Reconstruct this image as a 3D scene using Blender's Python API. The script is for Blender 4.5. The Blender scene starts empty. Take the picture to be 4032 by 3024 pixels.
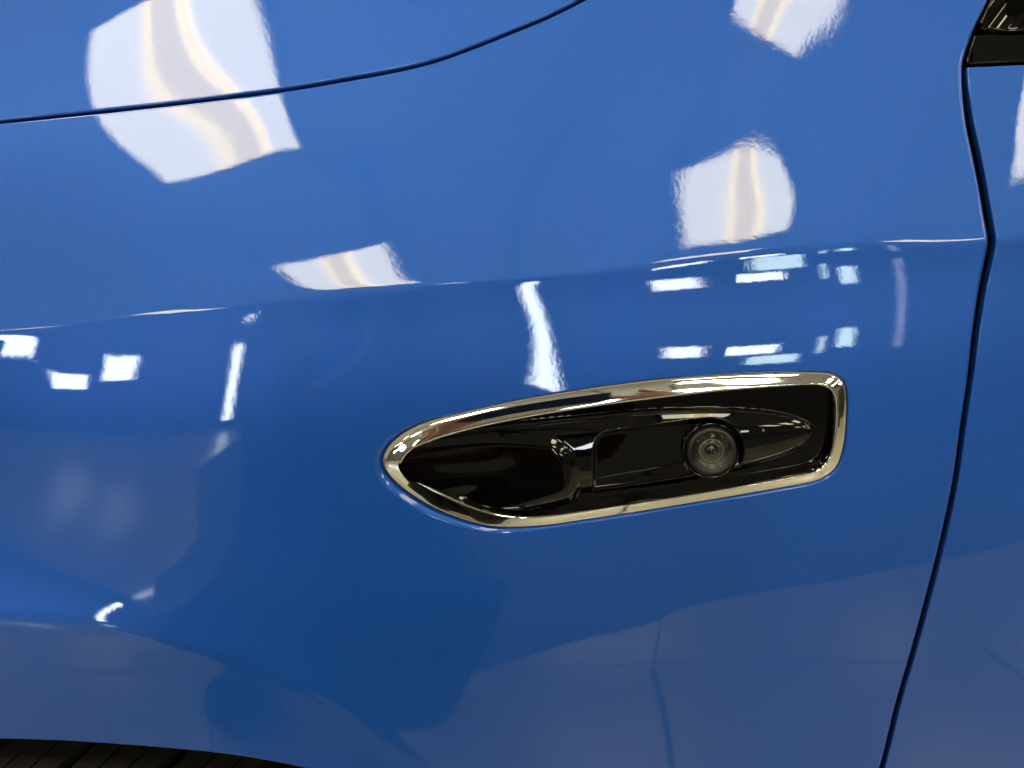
import bpy, bmesh, math, random
import numpy as np
from mathutils import Vector, Matrix

random.seed(4)
SC = bpy.context.scene
COL = SC.collection
RAD = math.radians

# ------------------------------------------------------------------ camera
TILT = RAD(22.0)                       # the phone looks down on the fender
CENTRE = np.array([0.0, 0.0, 0.90])    # point of the body side it looks at
DIST = 0.463
EX = np.array([1.0, 0, 0])
EV = np.array([0, math.sin(TILT), math.cos(TILT)])
EW = np.array([0, -math.cos(TILT), math.sin(TILT)])
cam_d = bpy.data.cameras.new('camera'); cam = bpy.data.objects.new('camera', cam_d); COL.objects.link(cam)
cam.location = CENTRE + DIST * EW
cam.rotation_euler = (RAD(90) - TILT, 0, 0)
cam_d.sensor_width = 36; cam_d.angle = RAD(55); cam_d.clip_start = 0.02; cam_d.clip_end = 100
SC.camera = cam
# ------------------------------------------------------------------ world, exposure
wd = bpy.data.worlds.new('World'); SC.world = wd; wd.use_nodes = True
wd.node_tree.nodes['Background'].inputs[0].default_value = (0.9, 0.88, 0.8, 1)
wd.node_tree.nodes['Background'].inputs[1].default_value = 0.05
SC.view_settings.view_transform = 'Standard'; SC.view_settings.look = 'None'
SC.view_settings.exposure = 0.0; SC.view_settings.gamma = 1.0
SC.cycles.use_denoising = True
SC.cycles.max_bounces = 6; SC.cycles.glossy_bounces = 4; SC.cycles.diffuse_bounces = 2; SC.cycles.transparent_max_bounces = 6
SC.cycles.use_adaptive_sampling = True; SC.cycles.adaptive_threshold = .04
SC.cycles.caustics_reflective = False; SC.cycles.caustics_refractive = False
SC.cycles.sample_clamp_indirect = 6.0
SC.cycles.blur_glossy = 0.0

# ------------------------------------------------------------------ helpers
def mat(name, base, rough=.5, metal=0., **k):
    m = bpy.data.materials.new(name); m.use_nodes = True
    b = m.node_tree.nodes['Principled BSDF']
    b.inputs['Base Color'].default_value = (*base, 1); b.inputs['Roughness'].default_value = rough; b.inputs['Metallic'].default_value = metal
    for a, v in k.items(): b.inputs[a.replace('_', ' ')].default_value = v
    return m
def emit(name, col, s):
    m = bpy.data.materials.new(name); m.use_nodes = True
    b = m.node_tree.nodes['Principled BSDF']; b.inputs['Base Color'].default_value = (.6, .6, .6, 1)
    b.inputs['Emission Color'].default_value = (*col, 1); b.inputs['Emission Strength'].default_value = s
    return m
def noise(m, scale, detail=4, rough=.6, coord='Object'):
    nt = m.node_tree; t = nt.nodes.new('ShaderNodeTexCoord'); n = nt.nodes.new('ShaderNodeTexNoise')
    n.inputs['Scale'].default_value = scale; n.inputs['Detail'].default_value = detail; n.inputs['Roughness'].default_value = rough
    nt.links.new(t.outputs[coord], n.inputs['Vector']); return n
def bump(m, n, dist, strength=1., sock='Normal'):
    nt = m.node_tree; b = nt.nodes.new('ShaderNodeBump'); b.inputs['Distance'].default_value = dist; b.inputs['Strength'].default_value = strength
    nt.links.new(n.outputs[0], b.inputs['Height']); nt.links.new(b.outputs[0], nt.nodes['Principled BSDF'].inputs[sock]); return b
def vary(m, n, lo, hi, sock='Base Color'):
    nt = m.node_tree; r = nt.nodes.new('ShaderNodeValToRGB'); r.color_ramp.elements[0].position = .3; r.color_ramp.elements[1].position = .7
    r.color_ramp.elements[0].color = (*lo, 1); r.color_ramp.elements[1].color = (*hi, 1)
    nt.links.new(n.outputs[0], r.inputs[0]); nt.links.new(r.outputs[0], nt.nodes['Principled BSDF'].inputs[sock])
def link(name, me, m, parent=None):
    o = bpy.data.objects.new(name, me); COL.objects.link(o); o.parent = parent
    if m and not me.materials: me.materials.append(m)
    return o
def empty(name, loc=(0, 0, 0), rz=0, label=None, cat=None, group=None):
    o = bpy.data.objects.new(name, None); COL.objects.link(o); o.location = loc; o.rotation_euler[2] = rz; o.empty_display_size = .1
    return tag(o, label, cat, group)
def tag(o, label=None, cat=None, group=None, kind=None):
    for k, v in (('label', label), ('category', cat), ('group', group), ('kind', kind)):
        if v: o[k] = v
    return o
def mesh(name, verts, faces, normals=None, smooth=True):
    me = bpy.data.meshes.new(name); V = np.asarray(verts, np.float32); cnt = np.array([len(f) for f in faces], np.int32); st = np.concatenate([[0], np.cumsum(cnt)[:-1]]).astype(np.int32)
    idx = np.fromiter((i for f in faces for i in f), np.int32, int(cnt.sum()))
    me.vertices.add(len(V)); me.vertices.foreach_set('co', V.ravel()); me.loops.add(len(idx)); me.loops.foreach_set('vertex_index', idx)
    me.polygons.add(len(cnt)); me.polygons.foreach_set('loop_start', st); me.polygons.foreach_set('loop_total', cnt)
    me.update(calc_edges=True); me.polygons.foreach_set('use_smooth', np.full(len(cnt), smooth))
    if normals is not None: me.normals_split_custom_set_from_vertices(np.asarray(normals, np.float32).tolist())
    return me
def box_mesh(name, x0, x1, y0, y1, z0, z1, bev=0.):
    bm = bmesh.new(); bmesh.ops.create_cube(bm, size=1)
    bmesh.ops.scale(bm, vec=(x1-x0, y1-y0, z1-z0), verts=bm.verts); bmesh.ops.translate(bm, vec=((x0+x1)/2, (y0+y1)/2, (z0+z1)/2), verts=bm.verts)
    if bev: bmesh.ops.bevel(bm, geom=bm.edges[:], offset=bev, segments=2, affect='EDGES', profile=.5)
    me = bpy.data.meshes.new(name); bm.to_mesh(me); bm.free(); return me
def lathe(name, prof, n=96):
    """profile of (radius, height) revolved about local w"""
    v, f = [], []
    for r, h in prof:
        for k in range(n):
            a = 2*math.pi*k/n; v.append((r*math.cos(a), r*math.sin(a), h))
    for i in range(len(prof)-1):
        for k in range(n):
            k2 = (k+1) % n; f.append((i*n+k, i*n+k2, (i+1)*n+k2, (i+1)*n+k))
    return v, f
def W3(P):
    """panel coordinates in mm (along the car, up the panel, out of the panel) -> metres in the world"""
    P = np.asarray(P, float) * .001
    return CENTRE + P[..., 0:1]*EX + P[..., 1:2]*EV + P[..., 2:3]*EW
def W3n(N):
    N = np.asarray(N, float); return N[..., 0:1]*EX + N[..., 1:2]*EV + N[..., 2:3]*EW

# ------------------------------------------------------------------ body side: control heights (mm) and feature lines
UPPER = np.array([
-2.394,-4.659,-6.584,-8.154,-9.353,-10.189,-10.719,-11.084,-11.531,-12.365,-13.835,-16.076,-19.112,-22.874,-27.247,-32.105,-37.338,-42.862,-48.622,-54.583,-60.731,-67.057,
-0.850,-3.400,-5.663,-7.620,-9.238,-10.472,-11.293,-11.757,-12.131,-12.836,-14.191,-16.322,-19.227,-22.805,-26.906,-31.390,-36.157,-41.144,-46.323,-51.680,-57.213,-62.924,
0.966,-1.719,-4.177,-6.406,-8.389,-10.066,-11.317,-11.988,-12.311,-12.933,-14.203,-16.195,-18.928,-22.288,-26.073,-30.134,-34.390,-38.814,-43.406,-48.172,-53.118,-58.245,
2.654,0.037,-2.383,-4.622,-6.701,-8.624,-10.316,-11.424,-12.016,-12.821,-13.993,-15.698,-18.147,-21.217,-24.635,-28.238,-31.968,-35.846,-39.901,-44.143,-48.572,-53.184,
3.643,1.216,-1.010,-3.046,-4.911,-6.617,-8.140,-9.366,-10.380,-11.466,-12.817,-14.569,-16.883,-19.620,-22.604,-25.731,-28.988,-32.439,-36.090,-39.928,-43.937,-48.108,
3.721,1.512,-0.483,-2.265,-3.835,-5.200,-6.360,-7.328,-8.212,-9.394,-11.456,-13.808,-16.098,-18.450,-20.903,-23.507,-26.340,-29.418,-32.701,-36.151,-39.745,-43.471,
3.240,1.245,-0.530,-2.077,-3.387,-4.472,-5.390,-6.291,-7.366,-8.473,-10.175,-12.243,-14.449,-16.882,-19.393,-21.920,-24.507,-27.214,-30.069,-33.064,-36.178,-39.396,
2.844,1.072,-0.495,-1.841,-2.943,-3.781,-4.381,-4.916,-5.957,-7.189,-8.685,-10.169,-12.124,-14.825,-17.503,-19.997,-22.435,-24.916,-27.466,-30.079,-32.742,-35.443,
3.034,1.531,0.206,-0.931,-1.865,-2.578,-3.071,-3.423,-4.032,-5.236,-7.230,-9.170,-11.055,-13.208,-15.357,-17.514,-19.767,-22.067,-24.354,-26.598,-28.794,-30.944,
3.787,2.579,1.514,0.595,-0.189,-0.872,-1.523,-2.210,-2.725,-3.397,-4.712,-6.217,-7.873,-9.785,-11.878,-14.092,-16.326,-18.414,-20.320,-22.064,-23.678,-25.187,
4.658,3.689,2.805,2.001,1.263,0.579,-0.046,-0.551,-0.769,-1.149,-2.174,-3.490,-5.078,-6.867,-8.614,-10.369,-12.057,-13.518,-14.760,-15.826,-16.756,-17.568,
5.303,4.553,3.834,3.136,2.447,1.770,1.141,0.654,0.421,0.287,-0.223,-1.130,-2.221,-3.334,-4.202,-5.045,-5.879,-6.592,-7.162,-7.593,-7.893,-8.068,
5.582,5.099,4.624,4.147,3.663,3.169,2.685,2.262,2.042,2.292,2.456,2.007,1.463,1.126,1.234,1.390,1.388,1.350,1.387,1.552,1.861,2.311,
5.455,5.289,5.120,4.945,4.756,4.547,4.326,4.141,4.117,4.356,4.308,3.858,3.677,3.830,4.555,5.581,6.626,7.632,8.631,9.676,10.803,12.032,
5.007,5.192,5.377,5.569,5.778,6.015,6.275,6.514,6.641,6.777,6.873,6.939,7.084,7.080,7.723,8.997,10.624,12.405,14.254,16.153,18.114,20.151,
4.414,4.954,5.472,5.972,6.460,6.957,7.498,8.137,8.896,9.423,8.871,8.307,8.351,8.736,9.867,11.651,13.795,16.130,18.574,21.098,23.702,26.399,
3.888,4.826,5.736,6.620,7.488,8.347,9.203,10.035,10.747,11.054,10.782,10.656,10.960,11.659,12.913,14.706,16.888,19.339,21.986,24.790,27.741,30.838,
3.392,4.727,6.021,7.275,8.485,9.630,10.657,11.466,11.920,12.023,12.364,13.308,14.329,15.239,16.364,17.859,19.741,21.971,24.500,27.290,30.313,33.559,
2.726,4.392,5.990,7.515,8.954,10.283,11.470,12.486,13.341,14.126,14.876,15.625,16.589,17.447,18.443,19.727,21.365,23.364,25.708,28.370,31.326,34.564,
1.722,3.659,5.504,7.254,8.899,10.429,11.837,13.123,14.294,15.310,15.960,16.285,16.830,17.569,18.521,19.738,21.264,23.123,25.320,27.846,30.691,33.847,
0.258,2.417,4.466,6.401,8.214,9.892,11.421,12.778,13.925,14.799,15.333,15.624,15.952,16.459,17.213,18.257,19.619,21.315,23.351,25.723,28.427,31.458,
-1.762,0.574,2.778,4.842,6.748,8.476,9.997,11.278,12.281,12.979,13.382,13.588,13.768,14.069,14.593,15.406,16.545,18.030,19.867,22.054,24.587,27.460]).reshape(22, 22)
LOWER = np.array([
-36.727,-35.889,-35.154,-34.527,-34.018,-33.640,-33.412,-33.354,-33.480,-33.785,-34.236,-34.772,-35.302,-35.717,-35.901,-35.746,-35.170,-34.112,-32.542,-30.458,-27.891,-24.892,
-21.509,-17.771,-13.686,-9.257,-4.488,0.618,6.062,11.849,17.987,24.485,31.350,38.590,-38.542,-37.638,-36.824,-36.101,-35.472,-34.944,-34.530,-34.253,-34.150,-34.240,
-34.495,-34.865,-35.247,-35.510,-35.508,-35.117,-34.277,-32.961,-31.159,-28.895,-26.253,-23.370,-20.334,-17.149,-13.753,-10.074,-6.088,-1.782,2.862,7.861,13.230,18.983,
25.130,31.677,-40.549,-39.571,-38.676,-37.866,-37.143,-36.506,-35.959,-35.508,-35.189,-35.047,-35.053,-35.223,-35.432,-35.527,-35.261,-34.424,-33.073,-31.276,-29.050,-26.400,
-23.470,-20.628,-18.033,-15.631,-13.184,-10.405,-7.272,-3.780,0.089,4.353,9.026,14.118,19.639,25.591,-43.072,-41.956,-40.902,-39.911,-38.987,-38.138,-37.385,-36.753,
-36.268,-35.940,-35.777,-35.807,-35.923,-35.946,-35.396,-33.931,-31.766,-29.177,-26.291,-23.145,-19.952,-17.176,-14.977,-13.337,-11.984,-10.292,-8.041,-5.289,-2.077,1.580,
5.684,10.243,15.265,20.758,-47.091,-45.859,-44.677,-43.546,-42.470,-41.461,-40.535,-39.721,-39.040,-38.513,-38.159,-37.934,-37.668,-37.151,-35.947,-33.880,-31.183,-28.050,
-24.618,-21.117,-17.829,-15.033,-12.771,-11.090,-9.918,-8.750,-7.142,-5.097,-2.586,0.426,3.960,8.031,12.642,17.795,-53.325,-51.975,-50.672,-49.416,-48.206,-47.043,
-45.931,-44.892,-43.983,-43.229,-42.581,-41.805,-40.591,-38.793,-36.473,-33.710,-30.584,-27.158,-23.614,-20.161,-16.985,-14.250,-11.943,-10.121,-8.796,-7.683,-6.370,-4.707,
-2.566,0.130,3.417,7.307,11.800,16.893,-61.878,-60.305,-58.771,-57.280,-55.833,-54.427,-53.051,-51.702,-50.418,-49.170,-47.756,-45.859,-43.376,-40.420,-37.251,-33.958,
-30.519,-26.965,-23.367,-19.813,-16.431,-13.410,-10.930,-9.107,-7.866,-6.925,-5.845,-4.293,-2.134,0.664,4.104,8.179,12.884,18.214,-72.376,-70.403,-68.446,-66.519,
-64.633,-62.791,-60.957,-59.022,-56.906,-54.535,-51.755,-48.479,-44.825,-41.019,-37.290,-33.717,-30.259,-26.795,-23.302,-19.818,-16.382,-13.206,-10.576,-8.678,-7.415,-6.408,
-5.000,-3.037,-0.507,2.626,6.388,10.795,15.854,21.567,-83.634,-81.074,-78.455,-75.777,-73.041,-70.233,-67.298,-64.077,-60.522,-56.690,-52.658,-48.526,-44.424,-40.479,
-36.746,-33.243,-29.906,-26.572,-23.212,-19.868,-16.555,-13.461,-10.822,-8.779,-7.277,-6.026,-4.330,-1.968,1.016,4.625,8.877,13.785,19.362,25.612,-93.337,-90.107,
-86.740,-83.212,-79.476,-75.468,-71.133,-66.504,-61.712,-56.927,-52.307,-47.938,-43.850,-40.018,-36.364,-32.896,-29.592,-26.328,-23.081,-19.872,-16.675,-13.586,-10.783,-8.442,
-6.617,-5.172,-3.478,-1.016,2.215,6.187,10.880,16.282,22.392,29.211,-98.855,-94.845,-90.655,-86.264,-81.644,-76.788,-71.743,-66.655,-61.640,-56.785,-52.149,-47.751,
-43.628,-39.762,-36.060,-32.546,-29.225,-25.975,-22.763,-19.597,-16.431,-13.315,-10.399,-7.862,-5.822,-4.265,-2.665,-0.195,3.169,7.360,12.338,18.081,24.584,31.845,
-100.676,-96.143,-91.485,-86.701,-81.803,-76.813,-71.771,-66.710,-61.702,-56.834,-52.161,-47.690,-43.463,-39.483,-35.664,-32.041,-28.636,-25.330,-22.087,-18.910,-15.751,-12.610,
-9.615,-6.950,-4.772,-3.174,-1.758,0.576,3.900,8.115,13.176,19.065,25.773,33.298,-100.585,-95.840,-91.044,-86.206,-81.338,-76.453,-71.545,-66.586,-61.622,-56.744,
-52.026,-47.486,-43.126,-38.960,-34.972,-31.168,-27.545,-24.054,-20.642,-17.318,-14.090,-10.926,-7.972,-5.463,-3.522,-2.097,-0.775,1.336,4.441,8.503,13.490,19.378,
26.147,33.789,-99.800,-94.954,-90.099,-85.239,-80.375,-75.500,-70.593,-65.623,-60.629,-55.696,-50.904,-46.275,-41.798,-37.510,-33.433,-29.544,-25.846,-22.335,-18.949,-15.687,
-12.563,-9.532,-6.688,-4.205,-2.225,-0.791,0.473,2.382,5.274,9.156,14.007,19.798,26.508,34.123,-98.927,-93.964,-89.015,-84.079,-79.152,-74.223,-69.277,-64.288,
-59.285,-54.337,-49.515,-44.836,-40.294,-35.937,-31.798,-27.849,-24.104,-20.574,-17.210,-13.996,-10.926,-7.946,-5.115,-2.581,-0.508,1.010,2.280,4.099,6.878,10.617,
15.301,20.915,27.445,34.886,-98.229,-93.115,-88.042,-83.009,-78.006,-73.018,-68.020,-62.986,-57.940,-52.944,-48.062,-43.320,-38.727,-34.326,-30.145,-26.162,-22.386,-18.827,
-15.452,-12.244,-9.186,-6.217,-3.373,-0.766,1.456,3.182,4.530,6.242,8.855,12.413,16.896,22.289,28.583,35.772,-97.601,-92.244,-86.953,-81.730,-76.571,-71.470,
-66.409,-61.366,-56.342,-51.361,-46.460,-41.679,-37.059,-32.633,-28.419,-24.414,-20.622,-17.048,-13.679,-10.502,-7.491,-4.593,-1.817,0.762,3.035,4.883,6.302,7.912,
10.355,13.757,18.074,23.275,29.342,36.266,-97.054,-91.407,-85.840,-80.357,-74.964,-69.674,-64.503,-59.449,-54.482,-49.574,-44.721,-39.966,-35.377,-30.978,-26.769,-22.764,
-18.967,-15.375,-11.990,-8.814,-5.823,-2.977,-0.263,2.287,4.602,6.558,8.054,9.578,11.868,15.098,19.204,24.148,29.909,36.476,-96.522,-90.671,-84.927,-79.292,
-73.767,-68.356,-63.069,-57.929,-52.923,-47.990,-43.088,-38.260,-33.631,-29.206,-24.967,-20.953,-17.164,-13.571,-10.192,-7.030,-4.061,-1.252,1.412,3.918,6.218,8.202,
9.780,11.318,13.520,16.589,20.452,25.079,30.454,36.573,-95.141,-89.107,-83.200,-77.418,-71.760,-66.232,-60.848,-55.661,-50.672,-45.819,-41.040,-36.352,-31.846,-27.538,
-23.411,-19.482,-15.749,-12.196,-8.827,-5.651,-2.670,0.123,2.728,5.139,7.341,9.329,11.160,13.066,15.393,18.326,21.915,26.178,31.121,36.745,-92.344,-86.150,
-80.104,-74.209,-68.472,-62.907,-57.538,-52.388,-47.453,-42.703,-38.109,-33.663,-29.382,-25.271,-21.332,-17.566,-13.972,-10.550,-7.303,-4.236,-1.355,1.337,3.843,6.171,
8.344,10.408,12.454,14.625,17.089,19.983,23.392,27.371,31.947,37.131,-88.194,-81.911,-75.804,-69.880,-64.150,-58.631,-53.338,-48.280,-43.455,-38.849,-34.445,-30.228,
-26.190,-22.326,-18.629,-15.097,-11.727,-8.519,-5.475,-2.598,0.112,2.658,5.049,7.307,9.468,11.588,13.746,16.041,18.578,21.455,24.755,28.536,32.840,37.688]).reshape(22, 34)
RIDGE_K = np.array([0.400,0.409,0.371,0.212,0.004,0.001,0.000,0.001,-0.001])
RIDGE = np.array([[-384.0,-119.67],[-264.45,-119.67],[-235.76,-121.58],[-209.45,-124.45],[-168.81,-134.02],[-135.33,-145.97],[-111.42,-157.93],[-82.73,-177.06],[-49.26,-203.36],[-25.34,-227.27]])
HOOD_GAP = [[-306.91,123.24],[-277.66,125.81],[-250.44,128.28],[-204.78,132.57],[-159.22,137.23],[-113.64,142.28],[-81.99,147.07],[-52.63,151.76],[-34.69,156.0],[-16.85,162.01],[-1.33,167.68],[16.28,174.1],[34.1,181.96],[50.81,190.98],[67.72,202.63],[80.2,214.34]]
DOOR_GAP = [[219.65,183.82],[216.16,173.87],[210.75,161.85],[208.29,154.44],[206.64,148.34],[206.22,143.55],[207.0,133.22],[209.13,119.39],[212.35,105.5],[215.3,91.57],[217.8,77.59],[219.74,67.81],[219.95,65.07],[219.35,57.39],[217.02,40.6],[215.57,23.58],[214.82,2.06],[213.78,-19.86],[213.04,-46.86],[211.08,-72.43],[208.29,-101.49],[205.2,-134.72],[202.12,-167.34],[200.04,-207.67],[194.55,-261.62]]
ARCH = [[-339.15,-194.28],[-303.78,-191.41],[-274.23,-191.31],[-237.5,-192.68],[-201.11,-195.66],[-164.78,-199.7],[-140.67,-204.02],[-117.65,-209.51],[-102.86,-213.96],[-73.02,-222.76],[-40.29,-236.44],[-14.62,-250.75]]
RING_OUT = [[-62.17,-39.45],[-59.49,-33.16],[-53.73,-27.47],[-45.79,-22.39],[-35.69,-18.23],[-20.09,-13.97],[2.06,-8.96],[24.06,-5.07],[45.89,-1.77],[67.6,0.97],[89.2,2.82],[110.7,4.01],[132.1,4.65],[145.99,4.53],[151.93,3.45],[155.63,0.75],[157.57,-3.92],[158.38,-10.46],[158.74,-19.26],[158.61,-27.02],[157.52,-34.85],[155.27,-40.5],[151.24,-44.48],[144.36,-47.37],[130.31,-50.3],[103.01,-55.41],[69.86,-61.44],[36.23,-66.97],[19.23,-69.67],[2.13,-71.04],[-9.29,-70.72],[-18.41,-68.84],[-27.51,-65.9],[-37.68,-61.54],[-46.65,-56.27],[-54.42,-50.44],[-59.88,-44.64]]
RING_IN = [[-53.18,-39.45],[-51.73,-35.67],[-47.13,-31.45],[-39.79,-28.38],[-31.36,-25.54],[-15.71,-21.36],[4.29,-17.19],[25.26,-13.49],[46.63,-10.36],[68.4,-7.36],[89.49,-4.82],[109.94,-2.85],[130.29,-1.32],[142.58,-0.77],[148.01,-1.86],[150.85,-4.25],[152.4,-7.95],[152.96,-12.66],[153.22,-20.37],[152.88,-27.04],[151.96,-33.19],[149.64,-38.26],[146.07,-41.33],[140.75,-43.17],[128.88,-45.62],[101.64,-50.79],[68.55,-56.66],[35.0,-62.14],[19.17,-64.34],[6.68,-65.22],[-3.56,-64.43],[-12.66,-62.21],[-21.72,-58.93],[-31.86,-54.27],[-40.83,-49.97],[-47.52,-46.37],[-51.95,-43.25]]
BULB = [[-69.07,-19.58],[-31.31,-22.38],[-4.59,-22.03],[12.08,-23.02],[22.08,-24.58],[28.8,-29.07],[32.81,-35.88],[34.42,-44.46],[34.01,-51.98],[30.62,-57.82],[23.67,-61.26],[2.13,-67.36],[-32.19,-72.79],[-70.58,-58.63]]
POCKET = [[39.84,-50.35],[39.29,-34.28],[40.13,-28.33],[42.75,-24.38],[47.34,-22.6],[61.15,-20.81],[80.22,-18.04],[93.51,-16.46],[99.25,-17.03],[104.33,-19.36],[108.39,-23.83],[110.99,-29.3],[111.7,-34.81],[110.5,-40.37],[107.24,-43.97],[100.79,-46.0],[94.97,-45.62],[89.92,-45.24],[73.82,-49.55],[54.43,-53.31],[44.28,-55.41],[41.12,-54.81]]
LENS = [[96.6,-32.49]]
POD = [[46.65,-33.44],[145.98,-23.16]]
BELT_LO = [[197.33,145.25],[206.04,145.2],[219.63,145.47],[232.28,145.86],[254.62,146.71],[292.85,149.05]]
BELT_UP = [[201.01,159.19],[210.31,159.52],[219.24,159.49],[231.89,159.45],[254.23,159.68],[292.49,161.04]]

def _basis(t, n):
    K = n-3; u = np.clip(t, 0, 1)*K; i = np.minimum(u.astype(int), K-1); f = u-i
    b = np.stack([(1-f)**3, 3*f**3-6*f**2+4, -3*f**3+3*f**2+3*f+1, f**3], -1)/6
    d = np.stack([-(1-f)**2*3, 9*f**2-12*f, -9*f**2+6*f+3, 3*f**2], -1)/6*K
    return i, b, d
def _curve(C, x):
    X, Y = C[:, 0], C[:, 1]; m = np.gradient(Y, X); i = np.clip(np.searchsorted(X, x)-1, 0, len(X)-2); h = X[i+1]-X[i]; t = (x-X[i])/h
    y = (2*t**3-3*t**2+1)*Y[i]+(t**3-2*t**2+t)*h*m[i]+(-2*t**3+3*t**2)*Y[i+1]+(t**3-t**2)*h*m[i+1]
    dy = ((6*t**2-6*t)*Y[i]+(3*t**2-4*t+1)*h*m[i]+(-6*t**2+6*t)*Y[i+1]+(3*t**2-2*t)*h*m[i+1])/h
    return y, dy
X0, X1 = -300., 300.
def sheet(net, v0, v1, x, v):
    i, bx, dx = _basis((x-X0)/(X1-X0), net.shape[0]); j, bv, dv = _basis((v-v0)/(v1-v0), net.shape[1]); dx = dx/(X1-X0); dv = dv/(v1-v0)
    w = np.zeros_like(x); wx = np.zeros_like(x); wv = np.zeros_like(x)
    for a in range(4):
        for b in range(4):
            c = net[i+a, j+b]; w += c*bx[..., a]*bv[..., b]; wx += c*dx[..., a]*bv[..., b]; wv += c*bx[..., a]*dv[..., b]
    return w, wx, wv
def surf(x, v):
    """height and slopes of the painted body side: shoulder sheet and side sheet meeting in the crease,
    the wheel-arch flare folded along its ridge; flat continuation outside the control nets"""
    x = np.asarray(x, float); v = np.asarray(v, float)
    xc = np.clip(x, X0+8, X1-8); vc = np.clip(v, -252., 262.)
    vu = np.maximum(vc, -55.); a, ax, av = sheet(UPPER, -60., 270., xc, vu); a = a+5*(vu-vc)
    vl = np.minimum(vc, 105.); b, bx, bv = sheet(LOWER, -260., 110., xc, vl); b = b+5*(vc-vl)
    k = 2.2; y, dy = _curve(RIDGE, xc); d = y-vl; z = d/k; sp = k*np.logaddexp(0, z); sg = 1/(1+np.exp(-np.clip(z, -60, 60)))
    gi, gb, gd = _basis((xc-X0)/(X1-X0), len(RIDGE_K)); g = sum(RIDGE_K[gi+q]*gb[..., q] for q in range(4)); gx = sum(RIDGE_K[gi+q]*gd[..., q] for q in range(4))/(X1-X0)
    b = b-g*sp; bx = bx-gx*sp-g*sg*dy; bv = bv+g*sg
    K = .28; m = np.minimum(a, b); w = m-K*np.log(np.exp(-(a-m)/K)+np.exp(-(b-m)/K)); t = 1/(1+np.exp(np.clip((a-b)/K, -60, 60)))
    wx = ax*t+bx*(1-t); wv = av*t+bv*(1-t)
    return w+wx*(x-xc)+wv*(v-vc), wx, wv
def nrm(wx, wv):
    n = np.stack([-wx, -wv, np.ones_like(wx)], -1); return n/np.linalg.norm(n, axis=-1, keepdims=True)

def spline(P, step=1.5, closed=False):
    """Catmull-Rom through the points, evenly resampled"""
    P = np.array(P, float); n = len(P)
    Q = np.concatenate([P[-1:], P, P[:2]]) if closed else np.concatenate([2*P[:1]-P[1:2], P, 2*P[-1:]-P[-2:-1]])
    out = []; t = np.linspace(0, 1, 24, endpoint=False)[:, None]
    for k in range(n if closed else n-1):
        a, b, c, d = Q[k], Q[k+1], Q[k+2], Q[k+3]
        out.append(.5*(2*b+(c-a)*t+(2*a-5*b+4*c-d)*t**2+(3*b-a-3*c+d)*t**3))
    if not closed: out.append(P[-1:])
    else: out.append(P[:1])
    out = np.concatenate(out); L = np.concatenate([[0], np.cumsum(np.linalg.norm(np.diff(out, axis=0), axis=1))])
    m = max(8, int(L[-1]/step)); s = np.linspace(0, L[-1], m+1)
    out = np.stack([np.interp(s, L, out[:, a]) for a in range(out.shape[1])], 1)
    return out[:-1] if closed else out
def sdist(P, C, closed=False, vals=None):
    """signed distance to a curve: positive on its left; also the value carried by the nearest curve point"""
    A = C; B = np.roll(C, -1, 0) if closed else C[1:]; A = A if closed else C[:-1]
    best = np.full(len(P), 1e9); sgn = np.ones(len(P)); idx = np.zeros(len(P), int)
    # coarse pass
    for s0 in range(0, len(P), 20000):
        p = P[s0:s0+20000]
        d2 = ((p[:, None, :]-A[None, :, :])**2).sum(-1); k0 = d2.argmin(1)
        for off in (-2, -1, 0, 1):
            k = (k0+off) % len(A) if closed else np.clip(k0+off, 0, len(A)-1)
            a, b = A[k], B[k]; e = b-a; t = np.clip(((p-a)*e).sum(1)/np.maximum((e*e).sum(1), 1e-12), 0, 1); r = p-a-e*t[:, None]
            dd = np.sqrt((r*r).sum(1)); cr = e[:, 0]*(p-a)[:, 1]-e[:, 1]*(p-a)[:, 0]
            u = dd < best[s0:s0+20000]; best[s0:s0+20000][u] = dd[u]; sgn[s0:s0+20000][u] = np.where(cr[u] >= 0, 1, -1); idx[s0:s0+20000][u] = k[u]
    return best*sgn if vals is None else (best*sgn, vals[idx])
def clip_grid(X, V, dfield):
    """grid cells where dfield > 0, the cells on the border cut exactly"""
    ny, nx = X.shape; D = dfield.reshape(ny, nx); ins = D > 0
    vid = -np.ones((ny, nx), int); pts = []; 
    yy, xx = np.nonzero(ins); vid[yy, xx] = np.arange(len(yy)); pts = list(zip(X[yy, xx], V[yy, xx]))
    c = ins[:-1, :-1].astype(int)+ins[1:, :-1]+ins[:-1, 1:]+ins[1:, 1:]
    fy, fx = np.nonzero(c == 4)
    faces = np.stack([vid[fy, fx], vid[fy, fx+1], vid[fy+1, fx+1], vid[fy+1, fx]], 1).tolist(); cut = {}
    def edge(a, b):
        key = (a, b) if a < b else (b, a)
        if key not in cut:
            da, db = D[a], D[b]; t = da/(da-db); cut[key] = len(pts)
            pts.append((X[a]+(X[b]-X[a])*t, V[a]+(V[b]-V[a])*t))
        return cut[key]
    for y, x in zip(*np.nonzero((c > 0) & (c < 4))):
        cs = [(y, x), (y, x+1), (y+1, x+1), (y+1, x)]; poly = []
        for k in range(4):
            a, b = cs[k], cs[(k+1) % 4]
            if ins[a]: poly.append(vid[a])
            if ins[a] != ins[b]: poly.append(edge(a, b))
        if len(poly) > 2: faces.append(poly)
    return np.array(pts), faces

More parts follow.
